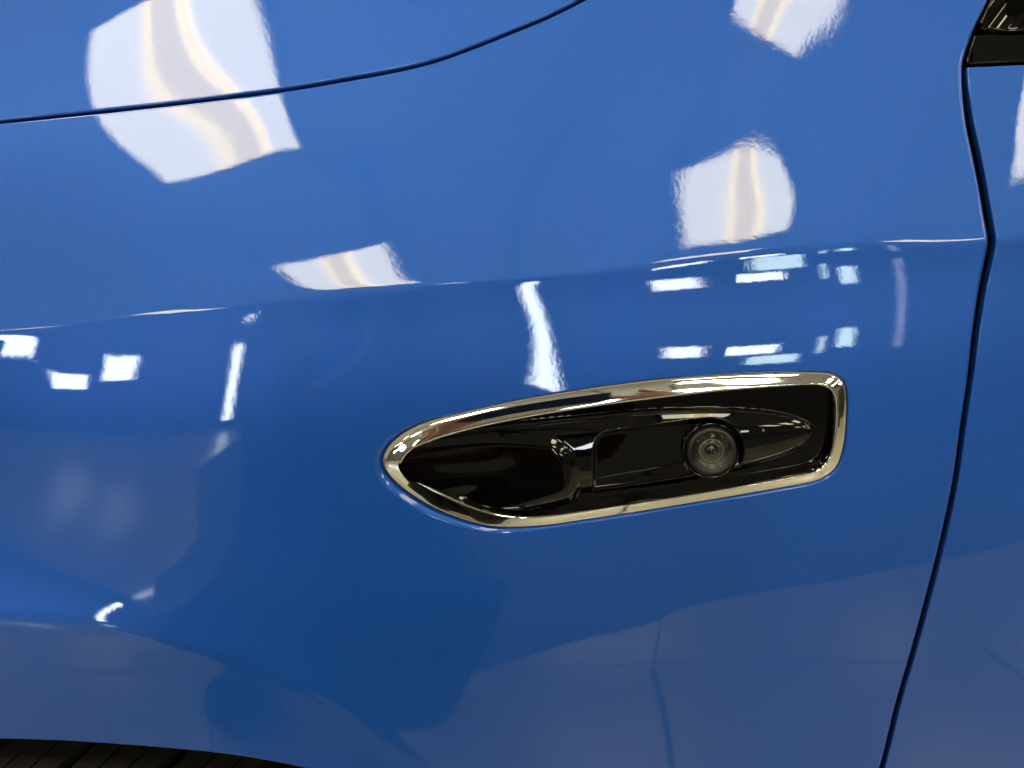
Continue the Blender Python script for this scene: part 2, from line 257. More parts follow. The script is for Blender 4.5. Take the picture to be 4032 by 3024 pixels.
def panel(name, borders, dom, step, m, parent, height=surf, flange=6.):
    """one sheet of body work: follows height(), stops at its borders and rolls over into a flange there.
    border = (curve, side, half_gap array, edge_radius array, closed)"""
    xs = np.arange(dom[0], dom[1]+step, step); vs = np.arange(dom[2], dom[3]+step, step); X, V = np.meshgrid(xs, vs); P = np.stack([X.ravel(), V.ravel()], 1)
    d = np.full(len(P), 9.)
    for C, side, gap, rad, closed in borders:
        sd, v = sdist(P, C, closed, np.stack([gap, rad], 1)); d = np.minimum(d, (side*sd-v[:, 0])/v[:, 1]-.92)
    pts, faces = clip_grid(X, V, d); w, wx, wv = height(pts[:, 0], pts[:, 1]); n = nrm(wx, wv)
    verts = [np.column_stack([pts, w])]; norms = [n]; base = len(pts)
    for C, side, gap, rad, closed in borders:
        t = (np.roll(C, -1, 0)-np.roll(C, 1, 0)) if closed else np.gradient(C, axis=0); t /= np.linalg.norm(t, axis=1, keepdims=True)
        mdir = side*np.stack([-t[:, 1], t[:, 0]], 1); S = C+mdir*(gap+rad)[:, None]
        w, wx, wv = height(S[:, 0], S[:, 1]); N = nrm(wx, wv); p0 = np.column_stack([S, w])
        o = -np.column_stack([mdir, wx*mdir[:, 0]+wv*mdir[:, 1]]); o /= np.linalg.norm(o, axis=1, keepdims=True)
        ok = (S[:, 0] > dom[0]) & (S[:, 0] < dom[1]) & (S[:, 1] > dom[2]) & (S[:, 1] < dom[3])
        for C2, s2, g2, r2, c2 in borders:
            if C2 is not C:
                sd, v = sdist(S, C2, c2, np.stack([g2, r2], 1)); ok &= (s2*sd-v[:, 0]-v[:, 1]) > -1.0
        rings = []
        for ph in np.linspace(0, math.pi/2, 9):
            rings.append((p0-N*rad[:, None]*(1-math.cos(ph))+o*rad[:, None]*math.sin(ph), N*math.cos(ph)+o*math.sin(ph)))
        rings.append((rings[-1][0]-N*flange, o))
        K = len(C)
        for p, q in rings: verts.append(p); norms.append(q)
        for r in range(len(rings)-1):
            for k in range(K if closed else K-1):
                k2 = (k+1) % K
                if ok[k] and ok[k2]:
                    a, b, c, e = base+r*K+k, base+r*K+k2, base+(r+1)*K+k2, base+(r+1)*K+k
                    faces.append((a, e, c, b) if side > 0 else (a, b, c, e))
        base += K*len(rings)
    me = mesh(name, W3(np.concatenate(verts)), faces, W3n(np.concatenate(norms)))
    return link(name, me, m, parent)
def const(C, *v): return [np.full(len(C), x) for x in v]

# ------------------------------------------------------------------ materials
def paint_material():
    m = mat('blue_paint', (.0064, .079, .435), .42, .35, Coat_Weight=1., Coat_Roughness=.002, Coat_IOR=1.5, Specular_IOR_Level=.25)
    n = noise(m, 430, 4, .62); bump(m, n, .00002, .34, 'Coat Normal')
    fl = noise(m, 1900, 3, .75); vary(m, fl, (.0048, .061, .330), (.0080, .097, .540))
    # sparse dust specks lying on the clear coat
    nt = m.node_tree; tc = nt.nodes.new('ShaderNodeTexCoord'); vo = nt.nodes.new('ShaderNodeTexVoronoi'); vo.inputs['Scale'].default_value = 75
    nt.links.new(tc.outputs['Object'], vo.inputs['Vector'])
    lt = nt.nodes.new('ShaderNodeMath'); lt.operation = 'LESS_THAN'; lt.inputs[1].default_value = .016; nt.links.new(vo.outputs['Distance'], lt.inputs[0])
    sp = nt.nodes.new('ShaderNodeSeparateColor'); nt.links.new(vo.outputs['Color'], sp.inputs[0]); gt = nt.nodes.new('ShaderNodeMath'); gt.operation = 'GREATER_THAN'; gt.inputs[1].default_value = .82; nt.links.new(sp.outputs[0], gt.inputs[0])
    mu = nt.nodes.new('ShaderNodeMath'); mu.operation = 'MULTIPLY'; nt.links.new(lt.outputs[0], mu.inputs[0]); nt.links.new(gt.outputs[0], mu.inputs[1])
    b = nt.nodes['Principled BSDF']; src = b.inputs['Base Color'].links[0].from_socket; mx = nt.nodes.new('ShaderNodeMix'); mx.data_type = 'RGBA'
    nt.links.new(mu.outputs[0], mx.inputs[0]); nt.links.new(src, mx.inputs[6]); mx.inputs[7].default_value = (.22, .23, .25, 1); nt.links.new(mx.outputs[2], b.inputs['Base Color'])
    return m
PAINT = paint_material()
BLACK = mat('black_gloss', (.0008, .0008, .0009), .012, 0, IOR=1.45)
bump(BLACK, noise(BLACK, 900, 2), .00001, .15)
SATIN = mat('black_satin', (.006, .006, .006), .35)
CHROME = mat('chrome', (.84, .85, .84), .035, 1.)
bump(CHROME, noise(CHROME, 260, 2), .00002, .04)
SHADE_BLACK = mat('shade_black', (.0006, .0006, .0006), .9, Specular_IOR_Level=.05)  # near-black colour holds the shade of panel gaps and wheel well

# ------------------------------------------------------------------ the room the paint mirrors
CEIL = 3.5
GRID_O = (.2, -4.6); GRID_A = .03
def grid(s, t, z): return (GRID_O[0]+s*math.cos(GRID_A)-t*math.sin(GRID_A), GRID_O[1]+s*math.sin(GRID_A)+t*math.cos(GRID_A), z)
M_TILE = mat('ceiling_tile', (.70, .665, .56), .9); bump(M_TILE, noise(M_TILE, 90, 5), .002, .5)
M_BAR = mat('ceiling_grid', (.04, .04, .04), .6)
M_WALL = mat('plaster_wall', (.42, .40, .35), .8); bump(M_WALL, noise(M_WALL, 30, 5), .002, .3)
M_WALLD = mat('charcoal_wall', (.13, .125, .12), .8); bump(M_WALLD, noise(M_WALLD, 30, 5), .002, .3)
M_FLOOR = mat('floor_tile', (.40, .37, .30), .22); _n = noise(M_FLOOR, 2.5, 6); vary(M_FLOOR, _n, (.25, .235, .20), (.30, .285, .24))
M_GROUT = mat('grout', (.13, .12, .11), .9)
M_DARKMETAL = mat('dark_frame', (.03, .03, .035), .4)
M_DIFF = emit('troffer_lens', (1., .935, .70), 15.)
M_BASKET = emit('troffer_basket', (1., .80, .42), 15.)
M_STRIP = emit('troffer_strip', (1., .79, .36), 21.)
M_FRAME = mat('troffer_frame', (.8, .8, .78), .4)
M_PANE = emit('window_daylight', (.86, .95, 1.), 26.)
M_PANEG = emit('window_daylight_green', (.72, .95, .93), 17.)
RX0, RX1, RY0, RY1 = -9., 9., -7.6, 5.
tag(link('floor', box_mesh('floor', RX0, RX1, RY0, RY1, -.06, -.008), M_GROUT), kind='structure')
FLOOR = bpy.data.objects['floor']
TS = .6; TG = .003
tile = box_mesh('floor_tile', TG, TS-TG, TG, TS-TG, -.008, 0, .001); tile.materials.append(M_FLOOR)
rest_v, rest_f = [], []
for i in range(-15, 15):
    for j in range(-11, 10):
        x, y = .19+i*TS, -1.05+j*TS
        if x < RX0 or x+TS > RX1 or y < RY0 or y+TS > RY1: continue
        if abs(i) <= 7 and -7 <= j <= 3:
            o = link('floor_tile', tile, None, FLOOR); o.location = (x, y, 0)
        else:
            b = len(rest_v)
            for z in (-.008, 0):
                for q in ((TG, TG), (TS-TG, TG), (TS-TG, TS-TG), (TG, TS-TG)): rest_v.append((x+q[0], y+q[1], z))
            rest_f += [(b+4, b+5, b+6, b+7)]+[(b+q, b+(q+1) % 4, b+4+(q+1) % 4, b+4+q) for q in range(4)]
far_tiles = link('far_floor_tiles', mesh('far_floor_tiles', rest_v, rest_f, smooth=False), M_FLOOR, FLOOR); far_tiles['kind'] = 'stuff'
tag(link('ceiling', box_mesh('ceiling', RX0, RX1, RY0, RY1, CEIL+.004, CEIL+.06), M_BAR), kind='structure')
CEILING = bpy.data.objects['ceiling']
ctile = box_mesh('ceiling_tile', .017, .583, .017, 1.183, 0, .012, .003); ctile.materials.append(M_TILE)
def troffer_meshes():
    fr = bmesh.new()
    for a in ((.01, .59, .01, .03), (.01, .59, 1.17, 1.19), (.01, .03, .03, 1.17), (.57, .59, .03, 1.17)):
        t = bmesh.ops.create_cube(fr, size=1)['verts']; bmesh.ops.scale(fr, vec=(a[1]-a[0], a[3]-a[2], .014), verts=t); bmesh.ops.translate(fr, vec=((a[0]+a[1])/2, (a[2]+a[3])/2, .003), verts=t)
    f = bpy.data.meshes.new('frame'); fr.to_mesh(f); fr.free(); f.materials.append(M_FRAME)
    L = box_mesh('diffuser', .03, .205, .03, 1.17, .002, .01); L.materials.append(M_DIFF)
    Rr = box_mesh('diffuser', .395, .57, .03, 1.17, .002, .01); Rr.materials.append(M_DIFF)
    B = box_mesh('basket', .245, .355, .03, 1.17, -.02, .01, .01); B.materials.append(M_BASKET)
    s1 = box_mesh('lamp_tube', .207, .243, .03, 1.17, -.006, .008); s1.materials.append(M_STRIP)
    s2 = box_mesh('lamp_tube', .357, .393, .03, 1.17, -.006, .008); s2.materials.append(M_STRIP)
    return [('frame', f), ('diffuser', L), ('diffuser', Rr), ('basket', B), ('lamp_tube', s1), ('lamp_tube', s2)]
TM = troffer_meshes()
ROWS = {-1: 'close to the far wall', 0: 'in the row mirrored just above the crease', 1: 'in the row mirrored high on the bonnet', 2: 'in the row behind the car'}
ORD = ('first', 'second', 'third', 'fourth', 'fifth', 'sixth', 'seventh', 'eighth', 'ninth')
LIGHTS = set()
for k in range(-3, 5):
    for m in range(-1, 3):
        x, y, z = grid(k*1.8, m*2.4, CEIL)
        if not (RX0 < x < RX1-.7 and RY0+.1 < y < RY1-1.3) or (k, m) == (-2, 0): continue
        LIGHTS.add((k*3, m*2))
        t = empty('ceiling_light', (x, y, z-.006), GRID_A, '%s fluorescent ceiling light from the left %s' % (ORD[k+3], ROWS[m]), 'ceiling light', 'fluorescent ceiling lights')
        for n, me in TM: link(n, me, None, t)
for k in range(-14, 15):
    for m in range(-3, 8):
        if (k, m) in LIGHTS: continue
        x, y, z = grid(k*.6, m*1.2, CEIL-.010)
        if RX0+.1 < x < RX1-.7 and RY0+.1 < y < RY1-1.3:
            o = link('ceiling_tile', ctile, None, CEILING); o.location = (x, y, z); o.rotation_euler[2] = GRID_A
for n, b in (('wall_far', (RX0, RX1, RY0-.1, RY0)), ('wall_back', (RX0, RX1, RY1, RY1+.1)), ('wall_left', (RX0-.1, RX0, RY0, RY1)), ('wall_right', (RX1, RX1+.1, RY0, RY1))):
    tag(link(n, box_mesh(n, *b, -.06, CEIL+.06), M_WALL if n in ('wall_back', 'wall_left') else M_WALLD), kind='structure')
def window(x0, x1, z0, z1, label, m=M_PANE, nx=1):
    t = empty('showroom_window', ((x0+x1)/2, RY0+.002, z0), 0, label, 'window', 'daylit showroom windows'); w = x1-x0; h = z1-z0
    f = .035
    for a in ((-w/2-f, -w/2, -f, h+f), (w/2, w/2+f, -f, h+f), (-w/2, w/2, -f, 0), (-w/2, w/2, h, h+f)):
        link('frame', box_mesh('frame', a[0], a[1], 0, .05, a[2], a[3]), M_DARKMETAL, t)
    for k in range(nx): link('pane', box_mesh('pane', -w/2+k*w/nx+.012, -w/2+(k+1)*w/nx-.012, .005, .015, .012, h-.012), m, t)
window(.56, .78, 1.74, 2.12, 'small daylit window mirrored left of the greenish panes')
window(1.00, 1.34, 1.72, 2.02, 'daylit window mirrored above the camera lens')
window(1.16, 1.52, 1.38, 1.66, 'greenish glass pane below the daylit windows', M_PANEG)
window(1.66, 1.73, 1.60, 2.12, 'narrow greenish window slit between two panes', M_PANEG)
window(1.83, 2.0, 1.74, 2.30, 'greenish window mirrored nearest the door gap', M_PANEG)
window(2.33, 2.41, 1.65, 2.70, 'tall dim window slit mirrored right of the panes', emit('window_dim', (.75, .75, 1.), 5.))
window(-.35, -.21, .25, 3.2, 'tall bright glass strip mirrored above the chrome trim')
window(-2.66, -2.53, .25, 2.85, 'thin bright door slit mirrored in the left of the fender')
window(-5.12, -4.42, 1.60, 2.10, 'wide daylit window mirrored at the left edge of the fender')
window(-4.18, -3.70, 1.86, 2.52, 'square daylit window mirrored beside the wide one')

part = empty('added_dark_partition', (5.4, -4.0, 0), RAD(-12), 'added unseen partition that darkens the right end of the chrome trim', 'partition')  # added dark board out of view, darkens the chrome at its right end
link('board', box_mesh('board', -1.9, 1.9, -.03, .03, .06, 2.3, .006), mat('added_partition_dark', (.018, .019, .018), .5), part)
for q in (-1.4, 1.4): link('foot', box_mesh('foot', q-.05, q+.05, -.3, .3, 0, .06, .01), M_DARKMETAL, part)

def added_rug_sheet():  # added, unseen: darkens the floor reflection low on the fender
    P = [(-.06, -1.06), (.30, -1.48), (.92, -1.96), (2.2, -2.75), (3.3, -3.35), (3.3, -7.5), (-1.9, -7.5), (-1.75, -5.6), (-1.30, -3.2), (-.75, -1.75)]
    n = len(P); v = [(x, y, .001) for x, y in P]+[(x, y, .009) for x, y in P]; f = [tuple(range(2*n-1, n-1, -1))]+[(k, n+k, n+(k+1) % n, (k+1) % n) for k in range(n)]
    return link('added_rug', mesh('added_rug', v, f, smooth=False), mat('added_rug_grey', (.075, .074, .078), .95))
added_rug = added_rug_sheet()
bump(added_rug.data.materials[0], noise(added_rug.data.materials[0], 300, 4), .004, .8)
tag(added_rug, 'added unseen grey floor sheet that darkens the reflection low on the fender', 'added_rug')

# ------------------------------------------------------------------ the photographer, crouching in front of the fender
def person():
    nodes = {}; edges = []
    def N(n, p, r, parent=None):
        nodes[n] = (len(nodes), p, r)
        if parent: edges.append((nodes[parent][0], nodes[n][0]))
    N('pelvis', (-.25, -.96, .22), .21); N('spine', (-.28, -1.04, .60), .155, 'pelvis'); N('chest', (-.28, -.98, .86), .155, 'spine'); N('neck', (-.25, -.90, 1.09), .06, 'chest')
    N('head', (-.24, -.87, 1.17), .085, 'neck'); N('crown', (-.235, -.865, 1.27), .075, 'head')
    N('hem', (-.25, -1.02, .10), .17, 'pelvis')
    for sd, sx, kx, fx, fy in (('l', -.31, -.32, -.36, -.96), ('r', -.16, -.10, -.14, -.80)):
        N('hip'+sd, (sx, -.93, .33), .125, 'pelvis'); N('knee'+sd, (kx, -.72, .47), .088, 'hip'+sd); N('calf'+sd, ((kx+fx)/2-.0, -.82, .29), .095, 'knee'+sd)
        N('ankle'+sd, (fx, fy-.03, .11), .072, 'calf'+sd); N('ball'+sd, (fx, fy+.09, .055), .060, 'ankle'+sd); N('toe'+sd, (fx, fy+.15, .05), .048, 'ball'+sd)
    for sd, sh, el, wr, pa in (('L', (-.38, -.95, .95), (-.29, -.76, .76), (-.15, -.56, 1.0), (-.135, -.50, 1.045)), ('R', (-.16, -.95, .95), (.03, -.80, .68), (.075, -.57, 1.0), (.070, -.51, 1.045))):
        N('sh'+sd, sh, .075, 'chest'); N('el'+sd, el, .05, 'sh'+sd); N('wr'+sd, wr, .032, 'el'+sd); N('pa'+sd, pa, .036, 'wr'+sd)
        s = 1 if sd == 'R' else -1
        for q, (dx, dz, ln) in enumerate(((.000, .045, .055), (.004, .030, .062), (.004, .012, .058), (.000, -.006, .046))):
            b = (pa[0]+s*.012, pa[1]+.03, pa[2]+dz-.01); N('f%d%s' % (q, sd), b, .0095, 'pa'+sd); m = (b[0]-s*.004, b[1]+.028, b[2]+.002); N('g%d%s' % (q, sd), m, .0088, 'f%d%s' % (q, sd))
            N('h%d%s' % (q, sd), (m[0]-s*ln*.5, m[1]+.012, m[2]+.002), .0078, 'g%d%s' % (q, sd))
        b = (pa[0]-s*.03, pa[1]+.005, pa[2]+.02); N('t%s' % sd, b, .012, 'pa'+sd); N('u%s' % sd, (b[0]-s*.02, b[1]+.02, b[2]+.015), .010, 't'+sd)
    me = bpy.data.meshes.new('body'); me.from_pydata([v[1] for v in nodes.values()], edges, [])
    o = bpy.data.objects.new('person_cage', me); COL.objects.link(o)
    mod = o.modifiers.new('skin', 'SKIN'); mod.use_smooth_shade = True
    for i, v in enumerate(nodes.values()): me.skin_vertices[0].data[i].radius = (v[2], v[2]); me.skin_vertices[0].data[i].use_root = i == 0
    o.modifiers.new('sub', 'SUBSURF').levels = 2; o.modifiers['sub'].render_levels = 2
    bpy.context.view_layer.update(); dg = bpy.context.evaluated_depsgraph_get(); out = bpy.data.meshes.new_from_object(o.evaluated_get(dg)); bpy.data.objects.remove(o)
    mats = [mat('black_cloth', (.008, .008, .010), .9), mat('maroon_cloth', (.09, .018, .020), .85), mat('skin', (.42, .22, .16), .5), mat('shoe', (.012, .012, .012), .5)]
    for m in mats: out.materials.append(m)
    for p in out.polygons:
        c = p.center; p.use_smooth = True; k = 0
        if c.z > .66: k = 1
        if c.z > 1.075 and c.y < -.75: k = 2
        if c.y > -.62 and c.z > .85: k = 2
        if c.z < .085: k = 3
        if c.y < -.74 and c.z < .62: k = 0 if c.z > .085 else 3
        p.material_index = k
    out.name = 'body'
    root = empty('person', (-.24, -.9, 0), 0, 'crouching person in maroon top and black trousers holding a phone, mirrored in the paint', 'person')
    b = link('body', out, None, root); b.location = (.24, .9, .009)
    v, f = lathe('hair', [(.088*math.sin(a), .10*math.cos(a)) for a in np.linspace(1.75, .01, 10)], 24)
    h = link('hair', mesh('hair', v, f), mat('hair', (.02, .013, .01), .6), root); h.location = (-.235+.24, -.88+.9, 1.235)
person()
ph = box_mesh('phone', -.078, .078, -.0375, .0375, -.0082, 0, .004)
pho = tag(link('phone', ph, mat('phone_case', (.012, .012, .014), .35)), 'dark phone held level in front of the fender', 'phone')
pho.rotation_euler = cam.rotation_euler; pho.location = tuple(CENTRE+(DIST+.010)*EW+np.array([-.055, 0, 0])+EV*-.02)

# ------------------------------------------------------------------ the car
CAR = empty('car', (0, 0, 0), 0, 'glossy blue car seen close at the front fender with its side camera', 'car')
hood = spline(HOOD_GAP, 3); door = spline(DOOR_GAP, 3); arch = spline(ARCH, 3)
r_out = np.array(RING_OUT); r_in = np.array(RING_IN)
pair = spline(np.column_stack([r_out, r_in]), .9, True)          # outer and inner edge of the chrome trim, matched
R_O, R_I = pair[:, :2], pair[:, 2:]
area = 0.5*np.sum(R_O[:, 0]*np.roll(R_O[:, 1], -1)-np.roll(R_O[:, 0], -1)*R_O[:, 1])
if area < 0: R_O, R_I = R_O[::-1].copy(), R_I[::-1].copy()       # counter-clockwise: inside is on the left
def smooth_between(x, a, b): t = np.clip((x-a)/(b-a), 0, 1); return t*t*(3-2*t)
# gap widths
g_hood, r_hood = const(hood, .65, 1.25)
dv_ = door[:, 1]
g_door = .45+.75*smooth_between(dv_, 150, 110)-.35*smooth_between(dv_, 60, -20); r_door = 1.4+1.0*smooth_between(dv_, 170, 140)-.6*smooth_between(dv_, 70, 20)
g_arch, r_arch = const(arch, .0, 2.5)
cen = R_O.mean(0); ang = np.degrees(np.arctan2(R_O[:, 1]-cen[1], R_O[:, 0]-cen[0]))
left_low = np.exp(-((R_O[:, 0]-R_O[:, 0].min())/55.)**2)*(R_O[:, 1] < cen[1]+12)
left_low = np.convolve(np.concatenate([left_low[-20:], left_low, left_low[:20]]), np.ones(41)/41, 'same')[20:-20]
g_hole = .55+.7*left_low; r_hole = 1.5+3.8*left_low
DOM = (-420, 420, -330, 330)
# curves run left to right (bonnet, arch) and top to bottom (door)
fender = panel('front_fender', [(hood, -1, g_hood, r_hood, False), (door, -1, g_door, r_door, False), (arch, 1, g_arch, r_arch, False), (R_O, -1, g_hole, r_hole, True)], DOM, 1.5, PAINT, CAR)
bonnet = panel('bonnet', [(hood, 1, g_hood, r_hood, False)], (-420, 120, 60, 330), 1.6, PAINT, CAR)
belt_lo = spline(BELT_LO, 2); belt_up = spline(BELT_UP, 2)
doorp = panel('front_door', [(door, 1, g_door+.5, .35*r_door, False), (belt_lo, -1, *const(belt_lo, .8, 1.2), False)], (120, 420, -330, 200), 1.5, PAINT, CAR)
fender['label'] = 'blue front fender panel with a sharp crease'; doorp['label'] = 'blue front edge of the door beside the dark gap'; bonnet['label'] = 'blue bonnet edge above the curved gap'
# near-black sheet whose colour puts the shade into the shut lines
def shell():
    xs = np.arange(-420, 421, 12.); vs = np.arange(-330, 331, 12.); X, V = np.meshgrid(xs, vs); P = np.stack([X.ravel(), V.ravel()], 1)
    d = np.minimum(sdist(P, arch)-8, -sdist(P, R_O, True)-7)
    pts, faces = clip_grid(X, V, d); w, wx, wv = surf(pts[:, 0], pts[:, 1])
    return link('gap_shade_sheet', mesh('gap_shade_sheet', W3(np.column_stack([pts, w-5])), faces), SHADE_BLACK, CAR)
shell()

# ---- black window trim at the mirror corner
def flat_trim(x, v):
    w0, a, b = surf(np.full_like(x, 235.), np.full_like(v, 160.)); return w0-1.0+.10*(x-235)-.30*(v-160)*1.0+.0*x, np.full_like(x, .10), np.full_like(x, -.30)
def trim_height(x, v):
    w, wx, wv = surf(x, v); return w-.8, wx, wv
belt = panel('window_trim', [(door, 1, g_door+.3, r_door*.5, False), (belt_lo, 1, *const(belt_lo, .5, .8), False), (belt_up, -1, *const(belt_up, .6, 1.0), False)], (150, 420, 100, 260), 1.0, BLACK, CAR, trim_height)
def corner_height(x, v):
    """mirror-corner cover: ribs shaped to give reflected light stripes running up to the right"""
    w, wx, wv = surf(x, v)
    k = (x*.80-v*.60)/8.0; f = 2.6*np.sin(k)+1.1*np.sin(2.3*k+1.); g = (2.6*np.cos(k)+1.1*2.3*np.cos(2.3*k+1.))/8.0  # ribs made up so the mirrored lamps break into stripes
    return w-4+f-.22*(v-175), wx+g*.80, wv-g*.60-.22
corner = panel('mirror_corner', [(door, 1, g_door+.4, r_door*.5, False), (belt_up, 1, *const(belt_up, 1.0, 2.2), False)], (150, 420, 130, 330), 1.0, BLACK, CAR, corner_height)

# ------------------------------------------------------------------ side camera housing
HOUS = empty('camera_housing'); HOUS.parent = CAR
HOUS['label'] = 'black gloss camera housing framed by chrome trim'
def ring():
    prof = ((0., -6.), (0., .0), (.012, .28), (.045, .42), (.30, .92), (.55, 1.40), (.78, 1.84), (.84, 1.90), (.89, 1.80), (.935, 1.35), (.97, .5), (1., -1.0), (1., -8.))
    n = len(R_O); v, f = [], []
    for u, h in prof:
        p = R_O*(1-u)+R_I*u; w, _, _ = surf(p[:, 0], p[:, 1]); v.append(np.column_stack([p, w+h]))
    for r in range(len(prof)-1):
        for k in range(n):
            k2 = (k+1) % n; f.append((r*n+k, r*n+k2, (r+1)*n+k2, (r+1)*n+k))
    me = mesh('chrome_trim', W3(np.concatenate(v)), f); o = link('chrome_trim', me, CHROME, HOUS)
    return o
ring()
LC = np.array(LENS[0]); PA, PB = np.array(POD[0]), np.array(POD[1])
bulb = spline(BULB, 1.5, True); pocket = spline(POCKET, 1.2, True)
def ccw(C): return C if np.sum(C[:, 0]*np.roll(C[:, 1], -1)-np.roll(C[:, 0], -1)*C[:, 1]) > 0 else C[::-1].copy()
bulb = ccw(bulb); pocket = ccw(pocket)
BOT_A, BOT_B = np.array(POCKET[-1]), np.array(POCKET[17])
def smax(a, b, k): return b+k*np.logaddexp(0, (a-b)/k)
def insert_height(x, v):
    P = np.column_stack([x, v]); w, _, _ = surf(x, v)
    ax = PB-PA; L = np.linalg.norm(ax); ax = ax/L; nb = np.array([-ax[1], ax[0]]); a = (P-PA)@ax; b = (P-PA)@nb
    e = np.clip(a/L, 0, 1.); hb = 19.5*np.clip(1-e**2, 1e-4, 1)**.46
    q = np.clip(1-(b/hb)**2, 0, 1); pod = -6.0+np.where(a < L, 8.2*q**.60*(hb/19.5)**.8, 0.)          # streamlined pod with a rounded tail
    d = sdist(P, pocket, True); ex = BOT_B-BOT_A; ex = ex/np.linalg.norm(ex); db = (P-BOT_A)@np.array([-ex[1], ex[0]])
    s = np.minimum(np.clip((d+.5)/2.6, 0, 1), np.clip((db+.5)/8.5, 0, 1)); s = s*s*(3-2*s)
    pod = pod*(1-s)+(-6.8)*s                                                                       # pocket beside the lens
    dn = sdist(P, bulb, True); r = 9.5; t = np.clip(1-dn/r, 0, 1)
    top = -2.6+.092*(x-XB0)-.0032*(v-LC[1]+3)**2-.00016*np.maximum(x-XB0-30, 0)**2               # rounded nose rising towards the pod
    nose = np.where(dn > 0, top-r*(1-np.sqrt(np.maximum(1-t*t, 0))), -14.)
    return w+smax(pod, nose, .5)
XB0 = R_I[:, 0].min()
def insert():
    lo = R_O.min(0)-3; hi = R_O.max(0)+3; st = .45
    xs = np.arange(lo[0], hi[0], st); vs = np.arange(lo[1], hi[1], st); X, V = np.meshgrid(xs, vs); P = np.stack([X.ravel(), V.ravel()], 1)
    mid = R_I*.75+R_O*.25; d = sdist(P, mid, True)
    pts, faces = clip_grid(X, V, d)
    h = insert_height(pts[:, 0], pts[:, 1]); 
    e = .25; nx_ = (insert_height(pts[:, 0]+e, pts[:, 1])-insert_height(pts[:, 0]-e, pts[:, 1]))/(2*e); nv_ = (insert_height(pts[:, 0], pts[:, 1]+e)-insert_height(pts[:, 0], pts[:, 1]-e))/(2*e)
    return link('insert', mesh('insert', W3(np.column_stack([pts, h])), faces, W3n(nrm(nx_, nv_))), BLACK, HOUS)
INS = insert(); INS['label'] = 'piano black insert with sculpted pod'
lw, lx, lv = surf(LC[:1], LC[1:])
LN = nrm(lx*.6, lv*.6)[0]; LZ = W3n(LN[None])[0]; LXa = np.cross(np.array([0, 0, 1.]), LZ); LXa /= np.linalg.norm(LXa); LY = np.cross(LZ, LXa)
LO = W3(np.array([[LC[0], LC[1], lw[0]-1.5]]))[0]
LM = Matrix(((LXa[0], LY[0], LZ[0], LO[0]), (LXa[1], LY[1], LZ[1], LO[1]), (LXa[2], LY[2], LZ[2], LO[2]), (0, 0, 0, 1)))
def lens_part(name, prof, m, n=96, k=1.07):
    v, f = lathe(name, [(r*.001*k, h*.001*k) for r, h in prof], n); me = mesh(name, v, f); o = link(name, me, m, HOUS); o.matrix_world = LM; return o
M_LENSBODY = mat('lens_body', (.010, .010, .0095), .33)
M_RING = mat('lens_ring', (.075, .078, .075), .35, .3)
M_CUP = mat('lens_cup', (.022, .022, .02), .45)
M_PUPIL = mat('lens_pupil', (.004, .002, .004), .04, 0, IOR=1.7)
def glass_material():
    m = bpy.data.materials.new('lens_glass'); m.use_nodes = True; nt = m.node_tree; nt.nodes.clear()
    o = nt.nodes.new('ShaderNodeOutputMaterial'); mx = nt.nodes.new('ShaderNodeMixShader'); t = nt.nodes.new('ShaderNodeBsdfTransparent'); g = nt.nodes.new('ShaderNodeBsdfGlossy'); fr = nt.nodes.new('ShaderNodeFresnel')
    fr.inputs['IOR'].default_value = 1.2; g.inputs['Roughness'].default_value = .02; t.inputs[0].default_value = (.93, .93, .93, 1); g.inputs[0].default_value = (.9, .85, .7, 1)
    nt.links.new(fr.outputs[0], mx.inputs[0]); nt.links.new(t.outputs[0], mx.inputs[1]); nt.links.new(g.outputs[0], mx.inputs[2]); nt.links.new(mx.outputs[0], o.inputs[0]); return m
lens_part('lens_barrel', ((13.0, -9), (13.0, -1.2), (12.8, -.7), (12.3, -.6), (11.7, -1.0), (11.5, -2.5)), BLACK)
lens_part('lens_bezel', ((11.5, -2.4), (11.3, .6), (10.9, 1.5), (10.2, 1.9), (9.0, 1.7), (7.4, 1.0), (6.2, .2), (5.7, -.1)), M_LENSBODY)
lens_part('lens_ring', ((5.7, -.15), (5.65, .12), (5.3, .2), (4.95, .1), (4.9, -.3)), M_RING)
lens_part('lens_cup', ((4.9, -.25), (4.2, -.5), (3.9, -.45), (3.7, -.35), (3.4, -.45), (3.2, -1.2), (2.2, -1.9)), M_CUP)
lens_part('lens_rim', ((3.9, -.43), (3.8, -.25), (3.55, -.25), (3.45, -.43)), M_RING)
lens_part('lens_pupil', tuple((2.2*math.sin(a), -2.0+.75*math.cos(a)) for a in np.linspace(math.pi/2, .001, 12)), M_PUPIL)
lens_part('lens_dome', tuple((11.2*math.sin(a), .3+6.0*math.cos(a)-.2) for a in np.linspace(math.pi/2, .001, 24)), glass_material())

